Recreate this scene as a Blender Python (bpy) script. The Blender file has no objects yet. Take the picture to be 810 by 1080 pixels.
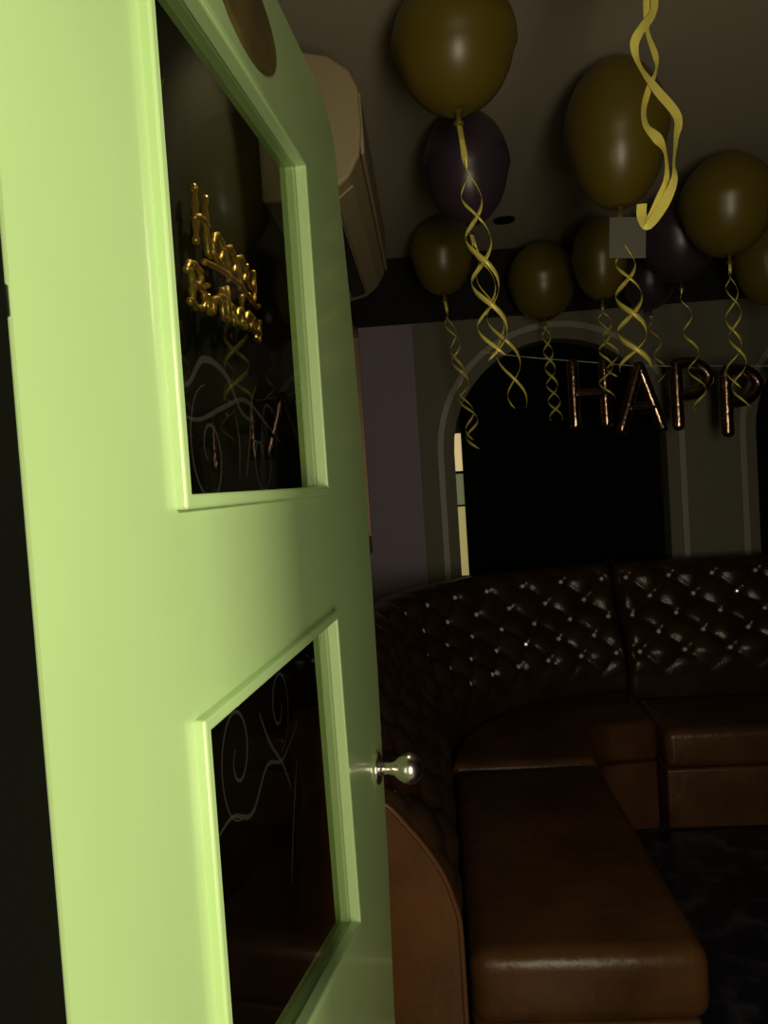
import bpy, bmesh, math, random
from mathutils import Vector, Matrix, Quaternion
random.seed(7)
S = bpy.context.scene
C = S.collection
PI = math.pi

# ------------------------------------------------------------------ camera
FPX, PITCH, ROLL, EYE = 800.0, math.atan(32/800), math.atan(.065), 1.43
Fw = Vector((0, math.cos(PITCH), -math.sin(PITCH)))
r0 = Vector((1, 0, 0)); u0 = Vector((0, math.sin(PITCH), math.cos(PITCH)))
Rt = r0*math.cos(ROLL) - u0*math.sin(ROLL)
Up = r0*math.sin(ROLL) + u0*math.cos(ROLL)
cam = bpy.data.objects.new('camera', bpy.data.cameras.new('camera')); C.objects.link(cam)
cam.data.sensor_fit = 'VERTICAL'; cam.data.sensor_height = 36.0
cam.data.lens = FPX/1080*36.0; cam.data.clip_start = .02
m = Matrix((Rt, Up, -Fw)).transposed().to_4x4(); m.translation = (0, 0, EYE)
cam.matrix_world = m
cam.data.dof.use_dof = False
S.camera = cam

# ------------------------------------------------------------------ world, lights, exposure
S.view_settings.view_transform = 'Standard'; S.view_settings.look = 'None'
S.view_settings.gamma = 1; S.view_settings.exposure = 0.0; S.view_settings.use_curve_mapping = False
W = bpy.data.worlds.new('world'); S.world = W; W.use_nodes = True
W.node_tree.nodes['Background'].inputs[0].default_value = (.75, .62, .42, 1)
W.node_tree.nodes['Background'].inputs[1].default_value = .012

def area(name, loc, target, sx, sy, power, col):
    l = bpy.data.lights.new(name, 'AREA'); l.shape = 'RECTANGLE'; l.size = sx; l.size_y = sy
    l.energy = power; l.color = col
    o = bpy.data.objects.new(name, l); C.objects.link(o); o.location = loc
    o.rotation_euler = (Vector(target)-Vector(loc)).to_track_quat('-Z', 'Y').to_euler()
    return o
area('corridor_key_light', (2.30, -.75, 2.30), (-.05, .6, 1.4), .40, .40, 68, (1.0, .95, .68))
area('corridor_fill_light', (.28, -.62, 1.25), (.5, 3, 1.6), .34, 1.0, 15.5, (1.0, .89, .64))

sp = bpy.data.lights.new('added_script_spot', 'SPOT'); sp.energy = 17; sp.color = (1.0, .80, .45); sp.shadow_soft_size = .02  # added lamp with no fixture in the room, brightens the gold script
sp.spot_size = math.radians(44); sp.spot_blend = .6
spo = bpy.data.objects.new('added_script_spot', sp); C.objects.link(spo); spo.location = (.02, 1.55, 2.50)
spo.rotation_euler = (Vector((-.245, 1.27, 1.79))-Vector(spo.location)).to_track_quat('-Z', 'Y').to_euler()

# ------------------------------------------------------------------ helpers
def at(px, py, d):                       # a point d metres ahead, seen along the given direction
    v = Fw + Rt*((px-405)/FPX) + Up*((540-py)/FPX)
    return Vector((0, 0, EYE)) + v*(d/v.y)
RA = math.radians(3.5)                   # the room is turned a little against the view
def rm(u, v, z):
    return Vector((u*math.cos(RA)+v*math.sin(RA), -u*math.sin(RA)+v*math.cos(RA), z))

def mat(name, col, rough=.5, metal=0, spec=.5, noise=None, bump=None, coat=0, trans=None):
    M = bpy.data.materials.new(name); M.use_nodes = True
    nt = M.node_tree; b = nt.nodes['Principled BSDF']
    b.inputs['Base Color'].default_value = (*col, 1); b.inputs['Roughness'].default_value = rough
    b.inputs['Metallic'].default_value = metal; b.inputs['Specular IOR Level'].default_value = spec
    b.inputs['Coat Weight'].default_value = coat
    tc = nt.nodes.new('ShaderNodeTexCoord')
    if noise:
        sc, amt = noise
        n = nt.nodes.new('ShaderNodeTexNoise'); n.inputs['Scale'].default_value = sc; n.inputs['Detail'].default_value = 5
        nt.links.new(tc.outputs['Object'], n.inputs['Vector'])
        r = nt.nodes.new('ShaderNodeValToRGB')
        r.color_ramp.elements[0].position = .3; r.color_ramp.elements[1].position = .7
        r.color_ramp.elements[0].color = (*[c*(1-amt) for c in col], 1)
        r.color_ramp.elements[1].color = (*[min(1, c*(1+amt)) for c in col], 1)
        nt.links.new(n.outputs['Fac'], r.inputs[0]); nt.links.new(r.outputs[0], b.inputs['Base Color'])
    if bump:
        sc, st = bump[:2]
        n = nt.nodes.new('ShaderNodeTexNoise'); n.inputs['Scale'].default_value = sc; n.inputs['Detail'].default_value = 3
        nt.links.new(tc.outputs['Object'], n.inputs['Vector'])
        bp = nt.nodes.new('ShaderNodeBump'); bp.inputs['Strength'].default_value = st; bp.inputs['Distance'].default_value = .01
        nt.links.new(n.outputs['Fac'], bp.inputs['Height']); nt.links.new(bp.outputs[0], b.inputs['Normal'])
    return M

def stripe_mat(name, c1, c2, scale, axis='X', rough=.7):
    M = mat(name, c1, rough, spec=.2); nt = M.node_tree; b = nt.nodes['Principled BSDF']
    tc = nt.nodes.new('ShaderNodeTexCoord')
    w = nt.nodes.new('ShaderNodeTexWave'); w.bands_direction = axis; w.inputs['Scale'].default_value = scale
    w.inputs['Distortion'].default_value = .4; w.inputs['Detail'].default_value = 2
    nt.links.new(tc.outputs['Object'], w.inputs['Vector'])
    r = nt.nodes.new('ShaderNodeValToRGB'); r.color_ramp.elements[0].color = (*c1, 1); r.color_ramp.elements[1].color = (*c2, 1)
    nt.links.new(w.outputs['Fac'], r.inputs[0]); nt.links.new(r.outputs[0], b.inputs['Base Color'])
    return M

def emit(name, col, s):
    M = bpy.data.materials.new(name); M.use_nodes = True; nt = M.node_tree
    b = nt.nodes['Principled BSDF']; b.inputs['Base Color'].default_value = (*col, 1)
    b.inputs['Emission Color'].default_value = (*col, 1); b.inputs['Emission Strength'].default_value = s
    return M

def glass_mat(name):
    M = bpy.data.materials.new(name); M.use_nodes = True; nt = M.node_tree
    nt.nodes.remove(nt.nodes['Principled BSDF']); out = nt.nodes['Material Output']
    t = nt.nodes.new('ShaderNodeBsdfTransparent'); t.inputs[0].default_value = (.80, .83, .74, 1)
    g = nt.nodes.new('ShaderNodeBsdfGlossy'); g.inputs['Roughness'].default_value = .02
    fr = nt.nodes.new('ShaderNodeFresnel'); fr.inputs[0].default_value = 1.5
    mx = nt.nodes.new('ShaderNodeMixShader')
    ge = nt.nodes.new('ShaderNodeNewGeometry'); sb = nt.nodes.new('ShaderNodeMath'); sb.operation = 'SUBTRACT'; sb.inputs[0].default_value = 1
    ml = nt.nodes.new('ShaderNodeMath'); ml.operation = 'MULTIPLY'
    nt.links.new(ge.outputs['Backfacing'], sb.inputs[1]); nt.links.new(fr.outputs[0], ml.inputs[0]); nt.links.new(sb.outputs[0], ml.inputs[1])
    nt.links.new(ml.outputs[0], mx.inputs[0]); nt.links.new(t.outputs[0], mx.inputs[1]); nt.links.new(g.outputs[0], mx.inputs[2])
    nt.links.new(mx.outputs[0], out.inputs['Surface'])
    return M

def etch_mat(name):
    M = bpy.data.materials.new(name); M.use_nodes = True; nt = M.node_tree
    nt.nodes.remove(nt.nodes['Principled BSDF']); out = nt.nodes['Material Output']
    t = nt.nodes.new('ShaderNodeBsdfTransparent')
    g = nt.nodes.new('ShaderNodeBsdfDiffuse'); g.inputs[0].default_value = (.8, .8, .7, 1)
    mx = nt.nodes.new('ShaderNodeMixShader'); mx.inputs[0].default_value = .02
    nt.links.new(t.outputs[0], mx.inputs[1]); nt.links.new(g.outputs[0], mx.inputs[2])
    nt.links.new(mx.outputs[0], out.inputs['Surface'])
    return M

M = {}
M['green'] = mat('green_gloss_paint', (.43, .605, .27), .34, bump=(18, .05), noise=(3, .04), coat=.5)
M['green'].node_tree.nodes['Principled BSDF'].inputs['Coat Roughness'].default_value = .10
M['black'] = mat('black_paint', (.004, .004, .003), .6, spec=.06, bump=(30, .1))
M['ceiling'] = mat('ceiling_paint', (.55, .48, .36), .8, spec=.1, bump=(60, .05))
M['wallpaper'] = stripe_mat('mauve_wallpaper', (.32, .25, .30), (.38, .31, .355), 22)
M['olive'] = stripe_mat('olive_wallpaper', (.185, .175, .125), (.225, .21, .15), 30)
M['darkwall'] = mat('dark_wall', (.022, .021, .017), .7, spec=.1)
M['sidewall'] = mat('dark_side_wall', (.026, .026, .018), .7, spec=.1, noise=(4, .2))
M['trim'] = mat('pale_moulding', (.40, .37, .28), .5)
M['void'] = mat('black_cloth', (.006, .006, .006), .9, spec=.05)
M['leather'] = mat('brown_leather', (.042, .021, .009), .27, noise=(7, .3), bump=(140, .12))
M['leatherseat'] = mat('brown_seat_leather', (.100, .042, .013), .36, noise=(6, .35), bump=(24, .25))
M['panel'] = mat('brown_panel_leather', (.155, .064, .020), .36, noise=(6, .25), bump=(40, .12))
M['piping'] = mat('leather_piping', (.17, .07, .03), .28)
M['crystal'] = mat('crystal_button', (.92, .90, .86), .10, coat=1)
M['chrome'] = mat('chrome', (.90, .86, .80), .24, metal=1)
M['darkmetal'] = mat('dark_metal', (.02, .02, .018), .35, metal=.6)
M['gold'] = mat('gold_latex', (.17, .125, .014), .34, spec=.6)
M['purple'] = mat('purple_latex', (.060, .036, .058), .32, spec=.6)
M['ribbon'] = mat('gold_ribbon', (.95, .82, .17), .24, metal=.15)
M['goldfoil'] = mat('gold_foil', (1.0, .64, .17), .28, metal=.6, bump=(60, .25))
M['rosefoil'] = mat('rose_gold_foil', (.50, .32, .22), .2, metal=1, bump=(30, .35))
M['string'] = mat('white_string', (.8, .8, .78), .5)
M['ac'] = mat('aged_plastic', (.42, .34, .19), .45)
M['acdark'] = mat('vent_black', (.012, .012, .01), .5)
M['frame'] = mat('dark_wood_frame', (.03, .018, .01), .35)
M['framegold'] = mat('gilt_edge', (.30, .19, .11), .4, metal=.5)
M['picture'] = mat('dim_print', (.10, .08, .06), .6, noise=(5, .5))
M['plaque'] = mat('brown_wood_plaque', (.10, .072, .022), .45, noise=(30, .25))
M['floor'] = mat('dark_floor', (.012, .009, .020), .25, noise=(9, .6), bump=(14, .3))
nt = M['floor'].node_tree; _b = nt.nodes['Principled BSDF']
_r = [n for n in nt.nodes if n.type == 'VALTORGB'][0]; _r.color_ramp.elements[0].position = .5; _r.color_ramp.elements[1].position = .74
_r.color_ramp.elements[0].color = (.012, .010, .022, 1); _r.color_ramp.elements[1].color = (.085, .085, .11, 1)
M['corridor'] = mat('corridor_floor', (.25, .22, .17), .6)
M['tag'] = mat('grey_tag', (.20, .19, .15), .5)
M['glass'] = glass_mat('door_glass'); M['etch'] = etch_mat('etched_frost')
M['lit_a'] = emit('lit_cream_pane', (.85, .66, .30), .6)
M['lit_b'] = emit('lit_green_pane', (.14, .15, .07), .7)
M['lit_c'] = emit('lit_yellow_pane', (.42, .36, .13), .65)

def link(name, me, material, parent=None, kind=None):
    o = bpy.data.objects.new(name, me); C.objects.link(o)
    if material is not None: me.materials.append(material)
    if parent is not None: o.parent = parent
    if kind: o['kind'] = kind
    return o
def obj(name, bm, material, parent=None, smooth=False, kind=None):
    bmesh.ops.recalc_face_normals(bm, faces=bm.faces)
    me = bpy.data.meshes.new(name); bm.to_mesh(me); bm.free()
    if smooth:
        for p in me.polygons: p.use_smooth = True
    return link(name, me, material, parent, kind)
def thing(name, label, cat, loc=(0, 0, 0), group=None):
    o = bpy.data.objects.new(name, None); C.objects.link(o); o.location = loc
    o['label'] = label; o['category'] = cat
    if group: o['group'] = group
    return o
def tag(o, label, cat, group=None):
    o['label'] = label; o['category'] = cat
    if group: o['group'] = group
    return o
def rehome(o, parent, loc):              # mesh was made in world space: keep it there under a parent at loc
    o.data.transform(Matrix.Translation(-Vector(loc)))
def bev(o, w, seg=2):
    b = o.modifiers.new('bevel', 'BEVEL'); b.width = w; b.segments = seg; b.limit_method = 'ANGLE'; return o

def add_box(bm, fn, a, b):               # box between corners a and b in the coordinates of fn
    vs = [bm.verts.new(fn(x, y, z)) for x in (a[0], b[0]) for y in (a[1], b[1]) for z in (a[2], b[2])]
    for q in ((0, 1, 3, 2), (4, 6, 7, 5), (0, 4, 5, 1), (2, 3, 7, 6), (0, 2, 6, 4), (1, 5, 7, 3)):
        bm.faces.new([vs[i] for i in q])
I3 = lambda x, y, z: Vector((x, y, z))
def box(a, b, fn=I3):
    bm = bmesh.new(); add_box(bm, fn, a, b); return bm
def add_tube(bm, pts, r, n=10, cap=True):
    pts = [Vector(p) for p in pts]; rs = r if isinstance(r, (list, tuple)) else [r]*len(pts)
    rings = []; up = None
    for i, p in enumerate(pts):
        t = (pts[min(i+1, len(pts)-1)]-pts[max(i-1, 0)]).normalized()
        if up is None:
            up = t.orthogonal().normalized()
        else:
            up = (up - t*up.dot(t))
            up = up.normalized() if up.length > 1e-6 else t.orthogonal().normalized()
        s = t.cross(up)
        rings.append([bm.verts.new(p+(up*math.cos(a)+s*math.sin(a))*rs[i]) for a in [2*PI*k/n for k in range(n)]])
    for a, b in zip(rings, rings[1:]):
        for k in range(n): bm.faces.new((a[k], a[(k+1) % n], b[(k+1) % n], b[k]))
    if cap:
        bm.faces.new(rings[0]); bm.faces.new(rings[-1][::-1])
def add_lathe(bm, base, axis, prof, n=24):   # prof: (distance along axis, radius)
    axis = Vector(axis).normalized(); s = axis.orthogonal().normalized(); t = axis.cross(s); base = Vector(base)
    rings = []
    for h, r in prof:
        if r < 1e-6: rings.append([bm.verts.new(base+axis*h)])
        else: rings.append([bm.verts.new(base+axis*h+(s*math.cos(a)+t*math.sin(a))*r) for a in [2*PI*k/n for k in range(n)]])
    for a, b in zip(rings, rings[1:]):
        if len(a) == 1 and len(b) == 1: continue
        for k in range(n):
            k2 = (k+1) % n
            if len(a) == 1: bm.faces.new((a[0], b[k2], b[k]))
            elif len(b) == 1: bm.faces.new((a[k], a[k2], b[0]))
            else: bm.faces.new((a[k], a[k2], b[k2], b[k]))
    for rg, fl in ((rings[0], 1), (rings[-1], 0)):
        if len(rg) > 1: bm.faces.new(rg[::-1] if fl else rg)
def smooth_path(pts, n=8):
    pts = [Vector(p) for p in pts]; P = [pts[0]]+pts+[pts[-1]]; out = []
    for i in range(1, len(P)-2):
        a, b, c, d = P[i-1:i+3]
        for k in range(n):
            t = k/n
            out.append(.5*((2*b)+(c-a)*t+(2*a-5*b+4*c-d)*t*t+(3*b-a-3*c+d)*t**3))
    out.append(pts[-1]); return out
def add_prism(bm, fn, poly, d0, d1):      # polygon (a,b) extruded from d0 to d1: fn(a,b,d)
    A = [bm.verts.new(fn(a, b, d0)) for a, b in poly]; B = [bm.verts.new(fn(a, b, d1)) for a, b in poly]
    bm.faces.new(A); bm.faces.new(B[::-1]); n = len(poly)
    for k in range(n): bm.faces.new((A[k], B[k], B[(k+1) % n], A[(k+1) % n]))
def add_frame(bm, fn, outer, inner, d0, d1):   # ring between two loops of equal count
    n = len(outer)
    L = [[bm.verts.new(fn(a, b, d)) for a, b in P] for P, d in ((outer, d0), (inner, d0), (outer, d1), (inner, d1))]
    for k in range(n):
        j = (k+1) % n
        bm.faces.new((L[0][k], L[0][j], L[1][j], L[1][k])); bm.faces.new((L[2][k], L[3][k], L[3][j], L[2][j]))
        bm.faces.new((L[0][k], L[2][k], L[2][j], L[0][j])); bm.faces.new((L[1][k], L[1][j], L[3][j], L[3][k]))

# ------------------------------------------------------------------ the room
UL, VB, ZC, UR = -.335, 3.87, 2.55, 3.0
obj('floor', box((UL-.1, .22, -.05), (UR+.1, VB+.35, 0), rm), M['floor'], kind='structure')
obj('ceiling', box((UL-.1, .16, ZC), (UR+.1, VB+.35, ZC+.08), rm), M['ceiling'], kind='structure')
obj('wall_left', box((UL-.1, .16, 0), (UL, VB+.35, ZC), rm), M['sidewall'], kind='structure')
obj('wall_right', box((UR, .02, 0), (UR+.1, VB+.35, ZC), rm), M['darkwall'], kind='structure')
# the wall the door hangs in, with its opening
JL, JR, HD = -.1435, .72, 1.935
bm = bmesh.new()
add_box(bm, I3, (-.75, .15, 0), (JL-.05, .30, 2.63)); add_box(bm, I3, (JR+.05, .15, 0), (3.35, .30, 2.63))
add_box(bm, I3, (JL-.05, .15, HD+.05), (JR+.05, .30, 2.63))
obj('wall_front', bm, M['sidewall'], kind='structure')
bm = bmesh.new()
add_box(bm, I3, (JL-.05, .13, 0), (JL, .303, HD+.05)); add_box(bm, I3, (JR, .13, 0), (JR+.05, .32, HD+.05))
add_box(bm, I3, (JL, .13, HD), (JR, .32, HD+.05))
obj('trim_1', bm, M['black'], kind='structure')
obj('floor_outside', box((-3, -4, -.05), (4, .22, -.001)), M['corridor'], kind='structure')

# back wall: dark wall, a mauve wallpapered strip on the left and an olive papered screen with arched recesses
obj('wall_back', box((UL-.1, VB+.25, 0), (UR+.1, VB+.35, ZC), rm), M['darkwall'], kind='structure')
obj('trim_2', box((UL, VB, 2.215), (UR, VB+.25, ZC), rm), M['darkwall'], kind='structure')  # dark upper band: shade from the door header put into the wall colour
obj('trim_3', box((UL, VB, 0), (-.035, VB+.25, 2.215), rm), M['wallpaper'], kind='structure')
fb = lambda a, b, d: rm(a, d, b)
def arch_loop(c, r, spring, bottom, n=24):
    return [(c-r, bottom)]+[(c-r*math.cos(PI*k/n), spring+r*math.sin(PI*k/n)) for k in range(n+1)]+[(c+r, bottom)]
ARC = [(.668, .528), (.668+1.49, .528)]
SPR = 1.56
def arch_screen(c, r, x0, x1, ztop):
    bm = bmesh.new(); inner = arch_loop(c, r, SPR, 0)
    outer = []
    for i, (a, b) in enumerate(inner):
        if i == 0: outer.append((x0, 0))
        elif i == len(inner)-1: outer.append((x1, 0))
        else:
            t = PI*(i-1)/24; dx, dz = -math.cos(t), math.sin(t)
            k = 9
            if dx < -1e-6: k = min(k, (x0-c)/dx)
            if dx > 1e-6: k = min(k, (x1-c)/dx)
            if dz > 1e-6: k = min(k, (ztop-SPR)/dz)
            outer.append((c+dx*k, SPR+dz*k))
    n = len(inner)
    F = [[bm.verts.new(fb(a, b, d)) for a, b in P] for P, d in ((outer, VB), (inner, VB), (outer, VB+.25), (inner, VB+.25))]
    # corner fill so that the outer edge is square
    for k in range(n-1):
        bm.faces.new((F[0][k], F[0][k+1], F[1][k+1], F[1][k])); bm.faces.new((F[1][k], F[1][k+1], F[3][k+1], F[3][k]))
    for sx in (x0, x1):
        best = min(range(n), key=lambda i: abs(outer[i][0]-sx)*10 - outer[i][1])
        for j in (best-1, best+1):
            if 0 <= j < n and abs(outer[j][1]-ztop) < 1e-5 and abs(outer[best][0]-sx) < 1e-5 and outer[best][1] < ztop-1e-5:
                c_ = bm.verts.new(fb(sx, ztop, VB)); bm.faces.new((F[0][best], F[0][j], c_))
    return bm
XS = [-.035, .668+.745, UR]
for (c, r), x0, x1 in zip(ARC, XS, XS[1:]):
    obj('wall_back_arch', arch_screen(c, r, x0, x1, 2.215), M['olive'], kind='structure')
for i, (c, r) in enumerate(ARC):         # raised moulding round each arch
    bm = bmesh.new()
    add_frame(bm, fb, arch_loop(c, r+.085, SPR, .3), arch_loop(c, r+.055, SPR, .3), VB-.014, VB)
    bev(obj('trim_%d' % (4+i), bm, M['trim'], kind='structure'), .005)
# lit window behind the first arch; its light shows in the gap beside the black curtain
wn = thing('window_1', '', ''); del wn['label']; del wn['category']; wn['kind'] = 'structure'
for nm, z0, z1, mm in (('shade', 1.46, 1.66, 'lit_a'), ('upper_pane', 1.28, 1.445, 'lit_b'), ('lower_pane', .90, 1.27, 'lit_c')):
    obj(nm, box((.11, VB+.20, z0), (.30, VB+.215, z1), rm), M[mm], wn)
bm = bmesh.new()
add_box(bm, rm, (.11, VB+.19, 1.445), (.30, VB+.222, 1.46)); add_box(bm, rm, (.11, VB+.19, 1.27), (.30, VB+.222, 1.28)); add_box(bm, rm, (.11, VB+.19, .86), (.30, VB+.222, .90))
obj('glazing_bar', bm, M['black'], wn)
for (c, r), x0, lb in zip(ARC, (.182, .668+1.49-.52), ('flat black curtain filling the first arch, pale gap along its left edge', 'flat black curtain in the arch at the right edge of the picture')):
    bm = bmesh.new(); N = 60; x1 = c+r-.004; rows = []
    for i in range(N+1):
        x = x0+(x1-x0)*i/N; zt = SPR+math.sqrt(max(1e-4, (r-.006)**2-min(r-.006, abs(x-c))**2))
        y = VB+.10+.008*math.sin(i*1.35)
        rows.append([bm.verts.new(rm(x, y, zz)) for zz in (.02, zt)]+[bm.verts.new(rm(x, y+.012, zz)) for zz in (zt, .02)])
    for a, b in zip(rows, rows[1:]):
        for k in range(4): bm.faces.new((a[k], a[(k+1) % 4], b[(k+1) % 4], b[k]))
    bm.faces.new(rows[0]); bm.faces.new(rows[-1][::-1])
    tag(obj('blackout_curtain', bm, M['void'], smooth=False), lb, 'curtain')

# ------------------------------------------------------------------ the door
TH = math.radians(9.04); PD = .19
ed = Vector((math.sin(TH), math.cos(TH), 0)); nd = Vector((math.cos(TH), -math.sin(TH), 0))
def dr(s, z, n):                         # door coordinates: along, up, out of the face
    return ed*s - nd*PD + nd*n + Vector((0, 0, z))
dbase = ed*.283 - nd*(PD+.02)
door = thing('green_door', 'open light green panelled door with two dark glass panes and round knob', 'door', dbase)
def dpart(name, bm, mm, smooth=False, parent=None, bevel=0):
    o = obj(name, bm, M[mm], parent or door, smooth); rehome(o, door, dbase)
    if bevel: bev(o, bevel)
    return o
outer = [(.281, .02), (.995, .02), (1.0, .70), (1.03, .91), (1.044, 1.17), (1.046, 1.42), (1.02, 1.68), (1.003, 1.76), (.99, 1.82)]
outer += [(.91+.08*math.cos(a), 1.83+.075*math.sin(a)) for a in [PI/2*k/7 for k in range(1, 8)]]
outer += [(.36, 1.905), (.283, 1.83), (.281, 1.6)]
UPP = [(.428, 1.428), (.788, 1.427), (.785, 1.765), (.428, 1.765)]
LOW = [(.430, 1.022), (.60, .985), (.803, .944), (.789, 1.288), (.430, 1.288)]
# leaf: outline minus the two lites, made by triangulating the face with holes
def face_with_holes(n):
    bm = bmesh.new(); edges = []
    for loop in (outer, UPP, LOW):
        vs = [bm.verts.new(dr(s, z, n)) for s, z in loop]
        edges += [bm.edges.new((vs[k], vs[(k+1) % len(vs)])) for k in range(len(vs))]
    bmesh.ops.triangle_fill(bm, use_beauty=True, use_dissolve=False, edges=edges)
    return bm
bm = face_with_holes(0)
geo = bmesh.ops.extrude_face_region(bm, geom=bm.faces[:])
bmesh.ops.translate(bm, vec=-nd*.022, verts=[g for g in geo['geom'] if isinstance(g, bmesh.types.BMVert)])
dpart('door_leaf', bm, 'green')
def offset_loop(loop, d):
    n = len(loop); cx = sum(p[0] for p in loop)/n; cz = sum(p[1] for p in loop)/n; out = []
    for i in range(n):
        p0, p1, p2 = Vector(loop[i-1]), Vector(loop[i]), Vector(loop[(i+1) % n])
        def nrm(a, b):
            t = (b-a).normalized(); q = Vector((t.y, -t.x))
            return q if q.dot((a+b)/2-Vector((cx, cz))) > 0 else -q
        n1, n2 = nrm(p0, p1), nrm(p1, p2); bsec = (n1+n2); bsec /= bsec.dot(n1)
        out.append(tuple(p1+bsec*d))
    return out
for loop in (UPP, LOW):
    bm = bmesh.new(); add_frame(bm, dr, offset_loop(loop, .007), offset_loop(loop, -.002), .007, -.006)
    dpart('moulding', bm, 'green', bevel=.0018)
    bm = bmesh.new(); add_prism(bm, dr, offset_loop(loop, .002), -.0045, -.0085)
    g = dpart('glass_pane', bm, 'glass'); g['label'] = 'dark etched glass'
def spiral(cx, cz, r, turns, a0, dirn=1, n=40):
    return [(cx+r*(1-.85*k/n)*math.cos(a0+dirn*2*PI*turns*k/n), cz+r*1.25*(1-.85*k/n)*math.sin(a0+dirn*2*PI*turns*k/n)) for k in range(n+1)]
def etch(strokes):
    bm = bmesh.new()
    for st, w in strokes:
        P = [Vector((a, b)) for a, b in st]; prev = None
        for i, p in enumerate(P):
            t = (P[min(i+1, len(P)-1)]-P[max(i-1, 0)]).normalized(); q = Vector((-t.y, t.x))
            ww = .62*w*(.35+.65*math.sin(PI*min(1, max(0, i/(len(P)-1)))))
            a, b = p+q*ww, p-q*ww
            cur = (bm.verts.new(dr(a.x, a.y, -.0041)), bm.verts.new(dr(b.x, b.y, -.0041)))
            if prev: bm.faces.new((prev[0], cur[0], cur[1], prev[1]))
            prev = cur
    return bm
def sp2(pts): return [(p.x, p.y) for p in smooth_path([(a, b, 0) for a, b in pts], 8)]
stU = [(sp2([(.425, 1.50), (.46, 1.50), (.49, 1.52), (.53, 1.515), (.56, 1.49), (.59, 1.485)]), .004),
       (sp2([(.425, 1.485), (.47, 1.478), (.52, 1.49), (.57, 1.50), (.62, 1.485), (.66, 1.47)]), .003),
       (spiral(.49, 1.458, .036, 1.4, PI/2, 1), .0022), (spiral(.60, 1.455, .03, 1.3, PI/2, -1), .0022),
       (sp2([(.56, 1.44), (.575, 1.47), (.585, 1.50), (.60, 1.515)]), .003),
       (sp2([(.545, 1.44), (.55, 1.465), (.545, 1.49)]), .002), (sp2([(.60, 1.46), (.62, 1.50), (.65, 1.49), (.64, 1.46)]), .002),
       (sp2([(.43, 1.60), (.445, 1.63), (.44, 1.66), (.46, 1.69)]), .003), (sp2([(.44, 1.54), (.45, 1.57), (.437, 1.59)]), .003)]
stL = [(spiral(.50, 1.245, .036, 1.4, -PI/2, -1), .0022), (spiral(.60, 1.25, .03, 1.3, -PI/2, 1), .0022),
       (sp2([(.44, 1.205), (.48, 1.21), (.52, 1.195), (.56, 1.215), (.60, 1.205), (.65, 1.22)]), .003),
       (sp2([(.55, 1.26), (.57, 1.23), (.60, 1.20), (.62, 1.17)]), .003), (sp2([(.60, 1.10), (.62, 1.15), (.64, 1.19)]), .003)]
o = dpart('etched_scroll', etch(stU), 'etch'); o['label'] = 'frosted scrollwork etched on upper pane'
o = dpart('etched_scroll', etch(stL), 'etch'); o['label'] = 'frosted scrollwork etched on lower pane'
bm = bmesh.new(); add_prism(bm, dr, [(.628+.080*math.cos(2*PI*k/40), 1.832+.039*math.sin(2*PI*k/40)) for k in range(40)], .004, -.002)
o = dpart('oval_plaque', bm, 'plaque', bevel=.002); o['label'] = 'brown oval plaque'
# knob
bm = bmesh.new(); add_lathe(bm, dr(.985, 1.047, 0), nd, [(0, .021), (.004, .021), (.006, .019), (.0065, .009)], 28)
ro = dpart('rosette', bm, 'chrome', True)
bm = bmesh.new(); add_lathe(bm, dr(.985, 1.047, .003), nd, [(0, .009), (.014, .0075), (.022, .009), (.028, .015), (.036, .0195), (.044, .0205), (.052, .018), (.058, .011), (.061, .004), (.0615, 0)], 28)
k = dpart('knob', bm, 'chrome', True); k['label'] = 'round chrome knob'
for z, L in ((1.512, .007), (1.02, .03), (.25, .03)):
    bm = bmesh.new(); add_lathe(bm, dr(.2795, z-L, -.004), (0, 0, 1), [(0, .002), (.001, .0035), (2*L-.001, .0035), (2*L, .002)], 12)
    h = dpart('hinge', bm, 'darkmetal', True)

# ------------------------------------------------------------------ sofa
# plan path of the backrest's top inner edge; inward normal points into the room
U0, RC = -.205, 1.05
CV = 2.60
def path(t):                             # metres along: straight on the left wall, round the corner, along the back wall
    L1 = CV-1.575; LA = RC*PI/2
    if t <= L1: return Vector((U0, 1.575+t)), Vector((1, 0))
    if t <= L1+LA:
        a = (t-L1)/RC; c = Vector((U0+RC, CV)); d = Vector((-math.cos(a), math.sin(a)))
        return c+d*RC, -d
    return Vector((U0+RC+(t-L1-LA), CV+RC)), Vector((0, -1))
L1 = CV-1.575; LA = RC*PI/2
PROF = [(-.105, .955), (-.06, .972), (-.025, .962), (.002, .93), (.018, .88), (.036, .83), (.061, .775), (.089, .749), (.117, .714), (.145, .678), (.172, .636), (.193, .594), (.206, .552), (.216, .511), (.218, .47)]
PS = smooth_path([(a, b, 0) for a, b in PROF], 6)
ln = [0]
for a, b in zip(PS, PS[1:]): ln.append(ln[-1]+(b-a).length)
def prof(q):                             # q in metres along the profile from the top back edge
    for i in range(len(ln)-1):
        if q <= ln[i+1] or i == len(ln)-2:
            f = min(1, max(0, (q-ln[i])/(ln[i+1]-ln[i]))); p = PS[i].lerp(PS[i+1], f); t = (PS[i+1]-PS[i]).normalized()
            return p, Vector((-t.y, t.x, 0))*(-1)
QL = ln[-1]
DS, DT, Q1 = .20, .092, .155             # button spacing along, row spacing, first row
def tuft(s, q):
    k = (q-Q1)/DT; x = s/DS
    if k < -1.0 or k > 5.2: e = 0
    else: e = min(1, (k+1.0)/1.0, (5.2-k)/1.0)
    a, b = x+k/2, x-k/2
    puff = (abs(math.sin(PI*a))*abs(math.sin(PI*b)))**.5
    da, db = abs(a-round(a)), abs(b-round(b)); dd = math.hypot(da, db)
    dim = -.018*math.exp(-(dd/.16)**2)
    return e*(.026*puff+dim), e
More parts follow.
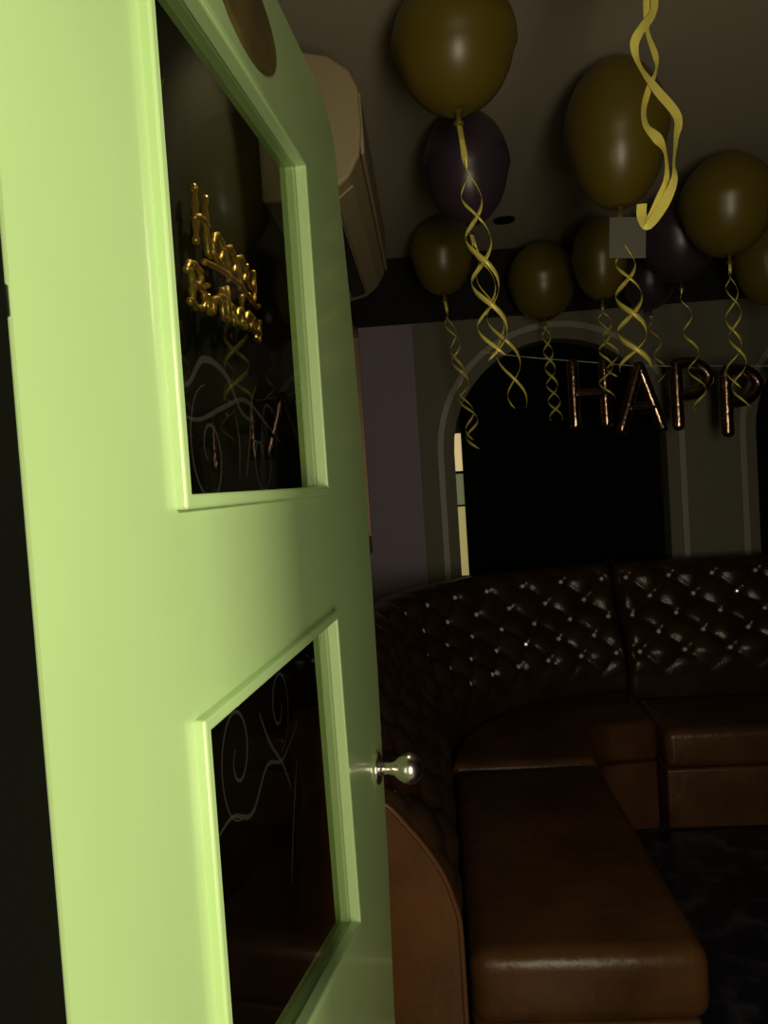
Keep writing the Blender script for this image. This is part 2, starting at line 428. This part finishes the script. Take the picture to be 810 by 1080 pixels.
def sofa_pt(t, q, extra=0.0, tuftit=True, toff=0.0, edge=1.0):
    p, n = path(t); pr, pn = prof(q)
    out = pn if pn.x > 0 or pn.y > 0 else -pn
    h = (tuft(t-toff, q)[0] if tuftit else 0)*edge + extra
    return rm(p.x+n.x*(pr.x+out.x*h), p.y+n.y*(pr.x+out.x*h), pr.y+out.y*h)
cryst = bmesh.new(); bmesh.ops.create_icosphere(cryst, subdivisions=1, radius=.0108)
cme = bpy.data.meshes.new('button'); cryst.to_mesh(cme); cryst.free(); cme.materials.append(M['crystal'])

def backrest(root, base, t0, t1, toff):
    bm = bmesh.new(); ns = max(8, int((t1-t0)/.0125)); nq = 78; grid = []
    for i in range(ns+1):
        t = t0+(t1-t0)*i/ns
        ed_ = min(1, (t-t0)/.03+.0, (t1-t)/.03)
        pull = -.02*(1-min(1, min(t-t0, t1-t)/.025))**2
        row = [bm.verts.new(sofa_pt(t, QL*j/nq, pull, True, toff, max(0, ed_))) for j in range(nq+1)]
        p, n = path(t)
        bk = -.112
        row.append(bm.verts.new(rm(p.x+n.x*.212, p.y+n.y*.212, .04)))
        row.append(bm.verts.new(rm(p.x+n.x*bk, p.y+n.y*bk, .04)))
        row.append(bm.verts.new(rm(p.x+n.x*bk, p.y+n.y*bk, .93)))
        grid.append(row)
    k = len(grid[0])
    for a, b in zip(grid, grid[1:]):
        for j in range(k): bm.faces.new((a[j], a[(j+1) % k], b[(j+1) % k], b[j]))
    bm.faces.new(grid[0]); bm.faces.new(grid[-1][::-1])
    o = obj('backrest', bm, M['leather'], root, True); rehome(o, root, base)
    for p_ in o.data.polygons:
        if len(p_.vertices) > 6: p_.use_smooth = False
    x0 = math.ceil((t0-toff)/DS*2)
    for kk in range(5):
        q = Q1+kk*DT
        for hx in range(int(x0)-1, int((t1-toff)/DS*2)+2):
            if (hx+kk) % 2: continue
            t = toff+hx*DS/2
            if t < t0+.03 or t > t1-.03: continue
            b = bpy.data.objects.new('button', cme); C.objects.link(b); b.parent = root
            b.location = sofa_pt(t, q, .009, True, toff)-Vector(base); b.rotation_euler = (random.random()*3, random.random()*3, 0)
    return o
def seat_poly(root, base, name, poly, z0, z1, mm, rad=.035):
    bm = bmesh.new(); add_prism(bm, lambda a, b, d: rm(a, b, d), poly, z0, z1)
    o = obj(name, bm, M[mm], root); rehome(o, root, base); bev(o, rad, 4)
    for p_ in o.data.polygons: p_.use_smooth = True
    return o
SF = .52; ZS = .43
A1 = L1+LA
ends = [(0, L1-.004), (L1+.004, A1-.004), (A1+.004, A1+1.75)]
# near section on the left wall
b1 = rm(.1, 2.1, 0)
s1 = thing('sofa_section', 'brown leather bench section nearest the green door, with a curved end panel', 'sofa', b1, 'sections of the brown leather sofa')
backrest(s1, b1, *ends[0], .07)
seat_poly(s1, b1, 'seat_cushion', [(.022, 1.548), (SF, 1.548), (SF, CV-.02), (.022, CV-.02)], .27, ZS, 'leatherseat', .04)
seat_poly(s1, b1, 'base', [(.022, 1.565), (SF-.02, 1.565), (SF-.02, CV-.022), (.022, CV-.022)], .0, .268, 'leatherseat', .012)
# end panel: the profile closed off, facing the door
bm = bmesh.new(); PE = [(p.x+U0, p.y) for p in PS]+[(U0+.212, .35), (U0+.212, .0), (UL+.008, .0), (UL+.008, .93)]
add_prism(bm, lambda a, b, d: rm(a, d, b), PE, 1.552, 1.577)
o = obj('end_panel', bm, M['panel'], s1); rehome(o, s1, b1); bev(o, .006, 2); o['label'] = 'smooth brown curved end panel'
bm = bmesh.new(); add_tube(bm, [rm(p.x+U0-.004, 1.552, p.y-.002) for p in PS]+[rm(U0+.214, 1.552, .3), rm(U0+.214, 1.552, .02)], .006, 8)
o = obj('piping', bm, M['piping'], s1, True); rehome(o, s1, b1)
# corner section
b2 = rm(.4, 3.1, 0)
s2 = thing('sofa_section', 'brown leather corner section with curved buttoned back below the black arch', 'sofa', b2, 'sections of the brown leather sofa')
backrest(s2, b2, *ends[1], .02)
XB = .855
def inner_arc(off):
    return [(U0+RC-(RC-off)*math.cos(a), CV+(RC-off)*math.sin(a)) for a in [PI/2*k/10 for k in range(11)]]
pc = [(SF, CV)]+[(SF+.03, CV+.26), (SF+.10, CV+.355), (XB-.02, CV+.38)]+[(XB-.02, CV+RC-.25)]+inner_arc(.222)[::-1][1:]
pc = [(x, y) for x, y in pc]
seat_poly(s2, b2, 'seat_cushion', pc, .27, ZS+.004, 'leatherseat', .03)
seat_poly(s2, b2, 'base', [(x*.98+.006, y) for x, y in pc], .0, .268, 'leatherseat', .01)
# right section on the back wall
b3 = rm(1.6, 3.4, 0)
s3 = thing('sofa_section', 'brown leather section against the back wall, below the olive pillar', 'sofa', b3, 'sections of the brown leather sofa')
backrest(s3, b3, *ends[2], A1+.06)
seat_poly(s3, b3, 'seat_cushion', [(XB+.0, CV+.36), (XB+1.74, CV+.36), (XB+1.74, CV+RC-.25), (XB+.0, CV+RC-.25)], .24, ZS-.035, 'leatherseat', .035)
seat_poly(s3, b3, 'base', [(XB+.0, CV+.37), (XB+1.74, CV+.37), (XB+1.74, CV+RC-.25), (XB+.0, CV+RC-.25)], .0, .238, 'leatherseat', .012)

# ------------------------------------------------------------------ air conditioner on the left wall
acb = rm(UL, 2.2, 2.08)
ac = thing('air_conditioner', 'beige wall air conditioner high up behind the green door', 'air conditioner', acb)
AP = [(0, 2.075), (.10, 2.07), (.16, 2.085), (.20, 2.115), (.226, 2.16), (.235, 2.22), (.233, 2.31), (.215, 2.35), (.17, 2.385), (.09, 2.405), (0, 2.41)]
V0, V1 = 1.72, 2.70
bm = bmesh.new(); add_prism(bm, lambda a, b, d: rm(UL+a, d, b), AP, V0, V1)
o = obj('casing', bm, M['ac'], ac); rehome(o, ac, acb); bev(o, .008, 3)
bm = bmesh.new(); add_prism(bm, lambda a, b, d: rm(UL+a, d, b), [(.230, 2.165), (.2375, 2.17), (.2365, 2.30), (.230, 2.305)], V0+.012, V1-.012)
o = obj('front_panel', bm, M['ac'], ac); rehome(o, ac, acb)
bm = bmesh.new(); add_prism(bm, lambda a, b, d: rm(UL+a, d, b), [(.112, 2.073), (.113, 2.070), (.160, 2.081), (.158, 2.085)], V0+.05, V1-.06)
o = obj('vent_slot', bm, M['acdark'], ac); rehome(o, ac, acb)
bm = bmesh.new(); add_prism(bm, lambda a, b, d: rm(UL+a, d, b), [(.164, 2.086), (.166, 2.083), (.205, 2.112), (.203, 2.116)], V0+.05, V1-.07)
o = obj('louver', bm, M['ac'], ac); rehome(o, ac, acb)

# ------------------------------------------------------------------ picture frame on the left wall
fbse = rm(UL, 3.3, 1.12)
pf = thing('picture_frame', 'tall dark picture frame with gilt inner edge on the wall behind the door', 'picture frame', fbse)
fl = lambda a, b, d: rm(UL+d, a, b)
rect = lambda a0, a1, b0, b1: [(a0, b0), (a1, b0), (a1, b1), (a0, b1)]
bm = bmesh.new(); add_frame(bm, fl, rect(2.9, 3.78, 1.08, 2.22), rect(2.97, 3.71, 1.15, 2.15), .035, 0.001)
o = obj('frame', bm, M['frame'], pf); rehome(o, pf, fbse); bev(o, .006)
bm = bmesh.new(); add_frame(bm, fl, rect(2.965, 3.715, 1.145, 2.155), rect(2.99, 3.69, 1.17, 2.13), .040, .002)
o = obj('gilt_edge', bm, M['framegold'], pf); rehome(o, pf, fbse)
bm = bmesh.new(); add_prism(bm, fl, rect(2.985, 3.695, 1.165, 2.135), .012, .003)
o = obj('picture', bm, M['picture'], pf); rehome(o, pf, fbse)

# ------------------------------------------------------------------ ceiling downlight
dl = at(532, 238, 3.40); dl.z = ZC
t = thing('ceiling_downlight', 'small unlit round downlight set in the ceiling beyond the purple balloon', 'ceiling light', dl)
bm = bmesh.new(); add_lathe(bm, (0, 0, -.006), (0, 0, 1), [(0, .036), (0, .046), (.004, .049), (.0058, .049), (.0058, .036)], 32)
obj('rim', bm, M['darkmetal'], t, True)
bm = bmesh.new(); add_lathe(bm, (0, 0, -.004), (0, 0, 1), [(0, .0005), (.0, .0355), (.003, .0355), (.003, .0005)], 32)
obj('lens', bm, M['acdark'], t)

# ------------------------------------------------------------------ balloons with curled ribbons
def add_curl(bm, top, L, r, turns, ph, w, lead=.12, drift=(0, 0), n=150):
    prev = None; top = Vector(top)
    for i in range(n+1):
        t = i/n; g = min(1, max(0, (t-lead*.3)/max(lead, .01))); g = g*g*(3-2*g)
        a = ph+2*PI*turns*max(0, t-lead*.4)
        rr = r*g*(.75+.5*t)
        c = top+Vector((rr*math.cos(a)+drift[0]*t, rr*math.sin(a)+drift[1]*t, -L*t))
        wv = Vector((.25*math.cos(a*.5), .25*math.sin(a*.5), 1)).normalized() if g > .3 else Vector((1, .1, .25)).normalized().lerp(Vector((.25*math.cos(a*.5), .25*math.sin(a*.5), 1)), g/.3).normalized()
        ww = w/2*(1 if i < n-4 else (n-i)/4+.05)
        cur = (bm.verts.new(c+wv*ww), bm.verts.new(c-wv*ww))
        if prev: bm.faces.new((prev[0], cur[0], cur[1], prev[1]))
        prev = cur
def solid(o, th=.0005):
    s = o.modifiers.new('thickness', 'SOLIDIFY'); s.thickness = th; s.offset = 0; return o
GRP = 'balloons floating under the ceiling'
def balloon(cx, cy, hw, d, colour, label, ribs, hh=None):
    ctr = at(cx, cy, d); R = hw/FPX*d; H = (hh/FPX*d) if hh else R*1.22
    neck = ctr+Vector((0, 0, -H))
    root = thing('balloon', label, 'balloon', neck, GRP)
    bm = bmesh.new(); P = []
    n = 22
    for i in range(n+1):
        a = PI*i/n; z = math.cos(a); r = math.sin(a)
        taper = 1-.10*(1-z)/2*math.sin(a)**.5 if z < 0 else 1
        P.append((H*(1+z)-(0 if i < n else 0), R*r*taper))
    P = P[::-1]
    P[0] = (-.004, .006); P.insert(1, (.006, .010))
    add_lathe(bm, (0, 0, 0), (0, 0, 1), P, 32)
    obj('body', bm, M[colour], root, True)
    bm = bmesh.new(); add_lathe(bm, (0, 0, -.028), (0, 0, 1), [(0, .011), (.004, .012), (.014, .005), (.026, .007)], 14)
    obj('knot', bm, M[colour], root, True)
    for rb in ribs:
        bm = bmesh.new(); add_curl(bm, (0, 0, -.012), *rb)
        solid(obj('ribbon', bm, M['ribbon'], root, True))
    return root
# args of a ribbon: length, radius, turns, phase, width, lead, drift
B = {}
balloon(479, 49, 65, 1.72, 'gold', 'largest gold balloon, at the top of the picture above the purple one',
        [(.535, .028, 2.7, PI*.9, .0125, .30, (.055, 0)), (.535, .028, 2.7, -PI*.1, .0125, .30, (.055, 0))], 67)
balloon(492, 178, 45, 2.33, 'purple', 'dark purple balloon directly below the largest gold balloon',
        [(.55, .030, 2.3, PI*.9, .012, .15, (.13, 0)), (.55, .024, 2.3, -.2, .010, .15, (.12, 0))], 58)
balloon(466, 270, 33, 3.30, 'gold', 'dim gold balloon low behind the left of the nearer purple balloon',
        [(.66, .028, 4.0, .2, .013, .15, (.10, 0)), (.62, .022, 3.6, 2.2, .012, .15, (.09, 0))])
balloon(572, 297, 36, 3.58, 'gold', 'dim gold balloon below the downlight, in front of the arch top',
        [(.46, .024, 3.0, 1.2, .014, .1, (.03, 0)), (.46, .024, 3.0, 1.2+PI, .013, .1, (.03, 0))], 40)
E_ = balloon(650, 142, 53, 2.10, 'gold', 'gold balloon with a grey tag hanging under its neck',
        [(.43, .034, 2.2, .4, .014, .30, (.02, 0)), (.43, .034, 2.2, .4+PI, .014, .30, (.02, 0))], 76)
bm = bmesh.new(); add_box(bm, I3, (-.032, -.01, -.135), (.068, -.004, -.025)); add_tube(bm, [(0, -.004, -.02), (.012, -.007, -.035)], .002, 6)
bmesh.ops.rotate(bm, verts=bm.verts, cent=(0, 0, 0), matrix=Matrix.Rotation(.06, 3, 'Y'))
o = bev(obj('paper_tag', bm, M['tag'], E_), .004); o['label'] = 'small grey tag'
balloon(633, 273, 29, 3.17, 'gold', 'gold balloon half hidden behind the grey tag',
        [(.40, .025, 3.0, .9, .011, .12, (.0, 0)), (.31, .025, 2.4, 2.9, .010, .12, (.04, 0))], 43)
balloon(716, 250, 42, 3.05, 'purple', 'purple balloon between the tagged gold balloon and the gold one on its right',
        [(.51, .024, 3.4, 2.0, .011, .12, (.06, 0))], 46)
balloon(684, 292, 30, 3.60, 'purple', 'smaller purple balloon below the grey tag, behind the twisted ribbon',
        [(.34, .022, 2.6, 0, .009, .12, (.05, 0))], 34)
balloon(767, 217, 48, 2.72, 'gold', 'gold balloon between the purple balloon and the right edge of the picture',
        [(.53, .024, 3.0, .3, .011, .14, (.02, 0)), (.46, .024, 2.5, 2.8, .011, .14, (.0, 0))], 52)
balloon(812, 275, 36, 3.15, 'gold', 'gold balloon cut off by the right edge of the picture',
        [(.46, .024, 3.2, 1.4, .010, .12, (0, 0))], 46)
# the nearest ribbon hangs from a balloon above the frame
D = 1.2
nk = at(684, -60, D)
near = thing('balloon', 'gold balloon above the frame trailing the wide twisted yellow ribbon at the top right', 'balloon', nk, GRP)
bm = bmesh.new(); R, H = .13, .155
P = [(H*(1+math.cos(PI*i/22)), R*math.sin(PI*i/22)) for i in range(23)][::-1]; P[0] = (-.004, .006)
add_lathe(bm, (0, 0, 0), (0, 0, 1), P, 32); obj('body', bm, M['gold'], near, True)
bm = bmesh.new(); add_lathe(bm, (0, 0, -.026), (0, 0, 1), [(0, .011), (.004, .012), (.014, .005), (.024, .007)], 14); obj('knot', bm, M['gold'], near, True)
def strip(pts):                          # pts: (px, py, depth offset, half width m, face turn)
    bm = bmesh.new(); P = [at(x, y, D+dd) - nk for x, y, dd, w, tw in pts]
    S3 = smooth_path(P, 8); S4 = smooth_path([(w, tw, 0) for *_, w, tw in pts], 8); prev = None
    for i, p in enumerate(S3):
        t = (S3[min(i+1, len(S3)-1)]-S3[max(i-1, 0)]).normalized(); side = t.cross(Vector((0, 1, 0)))
        side = side.normalized(); nn = side.cross(t)
        w, tw = S4[i].x, S4[i].y; wv = side*math.cos(tw)+nn*math.sin(tw)
        cur = (bm.verts.new(p+wv*w), bm.verts.new(p-wv*w))
        if prev: bm.faces.new((prev[0], cur[0], cur[1], prev[1]))
        prev = cur
    return bm
s_a = [(684, -45, 0, 0.0050, 0.15), (690, -5, 0, 0.0075, 0.38), (688, 15, 0, 0.0075, 0.68), (677, 30, -.01, 0.0075, 0.60), (669, 47, -.01, 0.0075, 0.22), (675, 70, 0, 0.0075, 0.68), (692, 94, .01, 0.0094, 0.38), (714, 122, .01, 0.0088, 0.30),
       (713, 145, 0, 0.0075, 0.75), (711, 170, -.005, 0.0063, 0.98), (711, 190, -.005, 0.0075, 0.52), (700, 215, 0, 0.0088, 0.22), (684, 237, 0, 0.0075, 0.38), (677, 228, .01, 0.0075, 0.45), (677, 215, .01, 0.0075, 0.38)]
s_b = [(684, -45, 0, 0.0050, 0.68), (682, -10, 0, 0.0063, 0.45), (682, 22, 0, 0.0063, 0.45), (684, 38, .01, 0.0063, 0.60), (691, 58, .015, 0.0075, 0.52), (692, 75, .015, 0.0050, 0.98), (684, 95, .01, 0.0063, 0.60), (679, 115, 0, 0.0075, 0.75), (682, 133, -.01, 0.0088, 0.60),
       (694, 147, -.01, 0.0100, 0.30), (702, 163, -.01, 0.0063, 0.83), (703, 190, 0, 0.0075, 0.60), (697, 212, 0, 0.0100, 0.15), (684, 236, .005, 0.0075, 0.38)]
for st in (s_a, s_b): solid(obj('ribbon', strip(st), M['ribbon'], near, False))

# ------------------------------------------------------------------ foil letter balloons: HAPPY, hung on a string
LD = 3.35
def capsule(bm, pts, r):
    pts = smooth_path(pts, 6) if len(pts) > 2 else [Vector(pts[0]).lerp(Vector(pts[1]), k/8) for k in range(9)]
    a, b = pts[0], pts[-1]; ta = (pts[0]-pts[1]).normalized(); tb = (pts[-1]-pts[-2]).normalized()
    P = [a+ta*r*.9, a+ta*r*.7, a+ta*r*.35]+pts+[b+tb*r*.35, b+tb*r*.7, b+tb*r*.9]
    R_ = [r*.12, r*.62, r*.92]+[r]*len(pts)+[r*.92, r*.62, r*.12]
    add_tube(bm, P, R_, 14)
h = .27; w = .138
LET = {'H': [[(0, 0), (0, h)], [(w, 0), (w, h)], [(0, h*.5), (w, h*.5)]],
       'A': [[(-.01, 0), (.08, h)], [(.17, 0), (.08, h)], [(.03, h*.33), (.14, h*.33)]],
       'P': [[(0, 0), (0, h)], [(0, h), (.09, h*.98), (.14, h*.76), (.09, h*.52), (0, h*.48)]],
       'Y': [[(.075, 0), (.075, h*.5)], [(.075, h*.5), (-.01, h)], [(.075, h*.5), (.16, h)]]}
x0s = [('H', 607, 449, 'capital H, first of the word'), ('A', 658, 453, 'capital A, right of the H'), ('P', 716, 449, 'first capital P, beside the A'),
       ('P', 768, 456, 'second capital P, hanging before the olive pillar'), ('Y', 823, 452, 'capital Y cut off by the picture edge')]
words = {'first of the word': 0}
for ch, px, py, ds in x0s:
    o0 = at(px, py, LD)
    bm = bmesh.new()
    for st in LET[ch]: capsule(bm, [(a, 0, b) for a, b in st], .026)
    ob = obj('letter_balloon', bm, M['rosefoil'], smooth=True); ob.location = o0
    tag(ob, 'rose gold foil balloon letter, ' + ds, 'letter balloon', 'foil letter balloons spelling a greeting')
pa, pb = at(506, 371, LD), at(611, 381, LD)
bm = bmesh.new(); pts = [pa.lerp(pb, k/10)+Vector((0, 0, -.004*math.sin(PI*k/10))) for k in range(11)]
for a, b in zip(x0s, x0s[1:]):
    pts.append(at(b[1]+(0 if b[0] == 'P' else 12), 386, LD))
add_tube(bm, [Vector(p) for p in pts], .0016, 6)
tag(obj('banner_string', bm, M['string'], smooth=True), 'thin white string the foil letters hang on, stretched before the arch', 'string')

# ------------------------------------------------------------------ gold script on the left wall, seen through the upper pane
GL = {'H': ([[(0, 0), (.04, .5), (.06, 1), (.0, .9)], [(.40, 1.05), (.36, .5), (.38, 0), (.5, .05)], [(.0, .45), (.2, .55), (.4, .5)]], .55),
      'B': ([[(.08, 0), (.1, .5), (.12, 1)], [(-.06, .8), (.1, 1.05), (.42, .95), (.36, .62), (.14, .54)], [(.14, .54), (.5, .5), (.46, .08), (.2, -.02), (-.05, .1)]], .58),
      'a': ([[(.34, .44), (.16, .5), (.02, .25), (.14, 0), (.32, .2), (.36, .46)], [(.36, .46), (.34, .1), (.46, 0)]], .48),
      'p': ([[(.06, .46), (.06, 0), (.04, -.26)], [(.06, .38), (.26, .5), (.38, .25), (.24, .0), (.08, .06)]], .46),
      'y': ([[(.0, .46), (.06, .1), (.2, .02), (.34, .2), (.36, .46)], [(.36, .46), (.34, -.1), (.18, -.3), (.02, -.2)]], .5),
      'i': ([[(.06, .46), (.05, .08), (.16, 0)], [(.06, .68), (.07, .72)]], .22),
      'r': ([[(.05, .46), (.06, 0)], [(.06, .3), (.18, .46), (.3, .42)]], .34),
      't': ([[(.14, .86), (.12, .1), (.26, 0)], [(-.02, .58), (.32, .62)]], .32),
      'h': ([[(.05, 1.0), (.06, 0)], [(.06, .3), (.22, .48), (.3, .3), (.3, 0), (.4, .02)]], .44),
      'd': ([[(.34, .4), (.16, .48), (.02, .24), (.14, 0), (.32, .16)], [(.36, 1.0), (.34, .1), (.46, 0)]], .5)}
def script(word, v0, z0, size, rise, wid, label):
    bm = bmesh.new(); x = 0
    def P(a, b):
        return rm(UL+.016, v0+(x+a)*size*wid, z0+b*size+rise*(x+a)*size)
    for ch in word:
        strokes, adv = GL[ch]
        for st in strokes:
            pts = [P(a, b) for a, b in st]
            pts = smooth_path(pts, 5) if len(pts) > 2 else [pts[0], pts[0].lerp(pts[1], .5), pts[1]]
            add_tube(bm, pts, [0.0052*(1+.28*math.sin(i*2.1)) for i in range(len(pts))], 9)
        x += adv
    if word == 'Happy':
        x = 0; add_tube(bm, smooth_path([P(.2, -.22), (P(.9, -.12)), P(1.6, -.16), P(2.3, -.36), P(2.5, -.3)], 8), .005, 9)
    ob = obj('gold_lettering', bm, M['goldfoil'], smooth=True)
    tag(ob, label, 'lettering', 'gold script greeting on the left wall')
script('Happy', 1.115, 1.797, .085, .13, 1.95, 'gold script word seen through the upper pane, top line')
script('Birthday', 1.065, 1.697, .058, .24, 2.42, 'gold script word seen through the upper pane, bottom line')
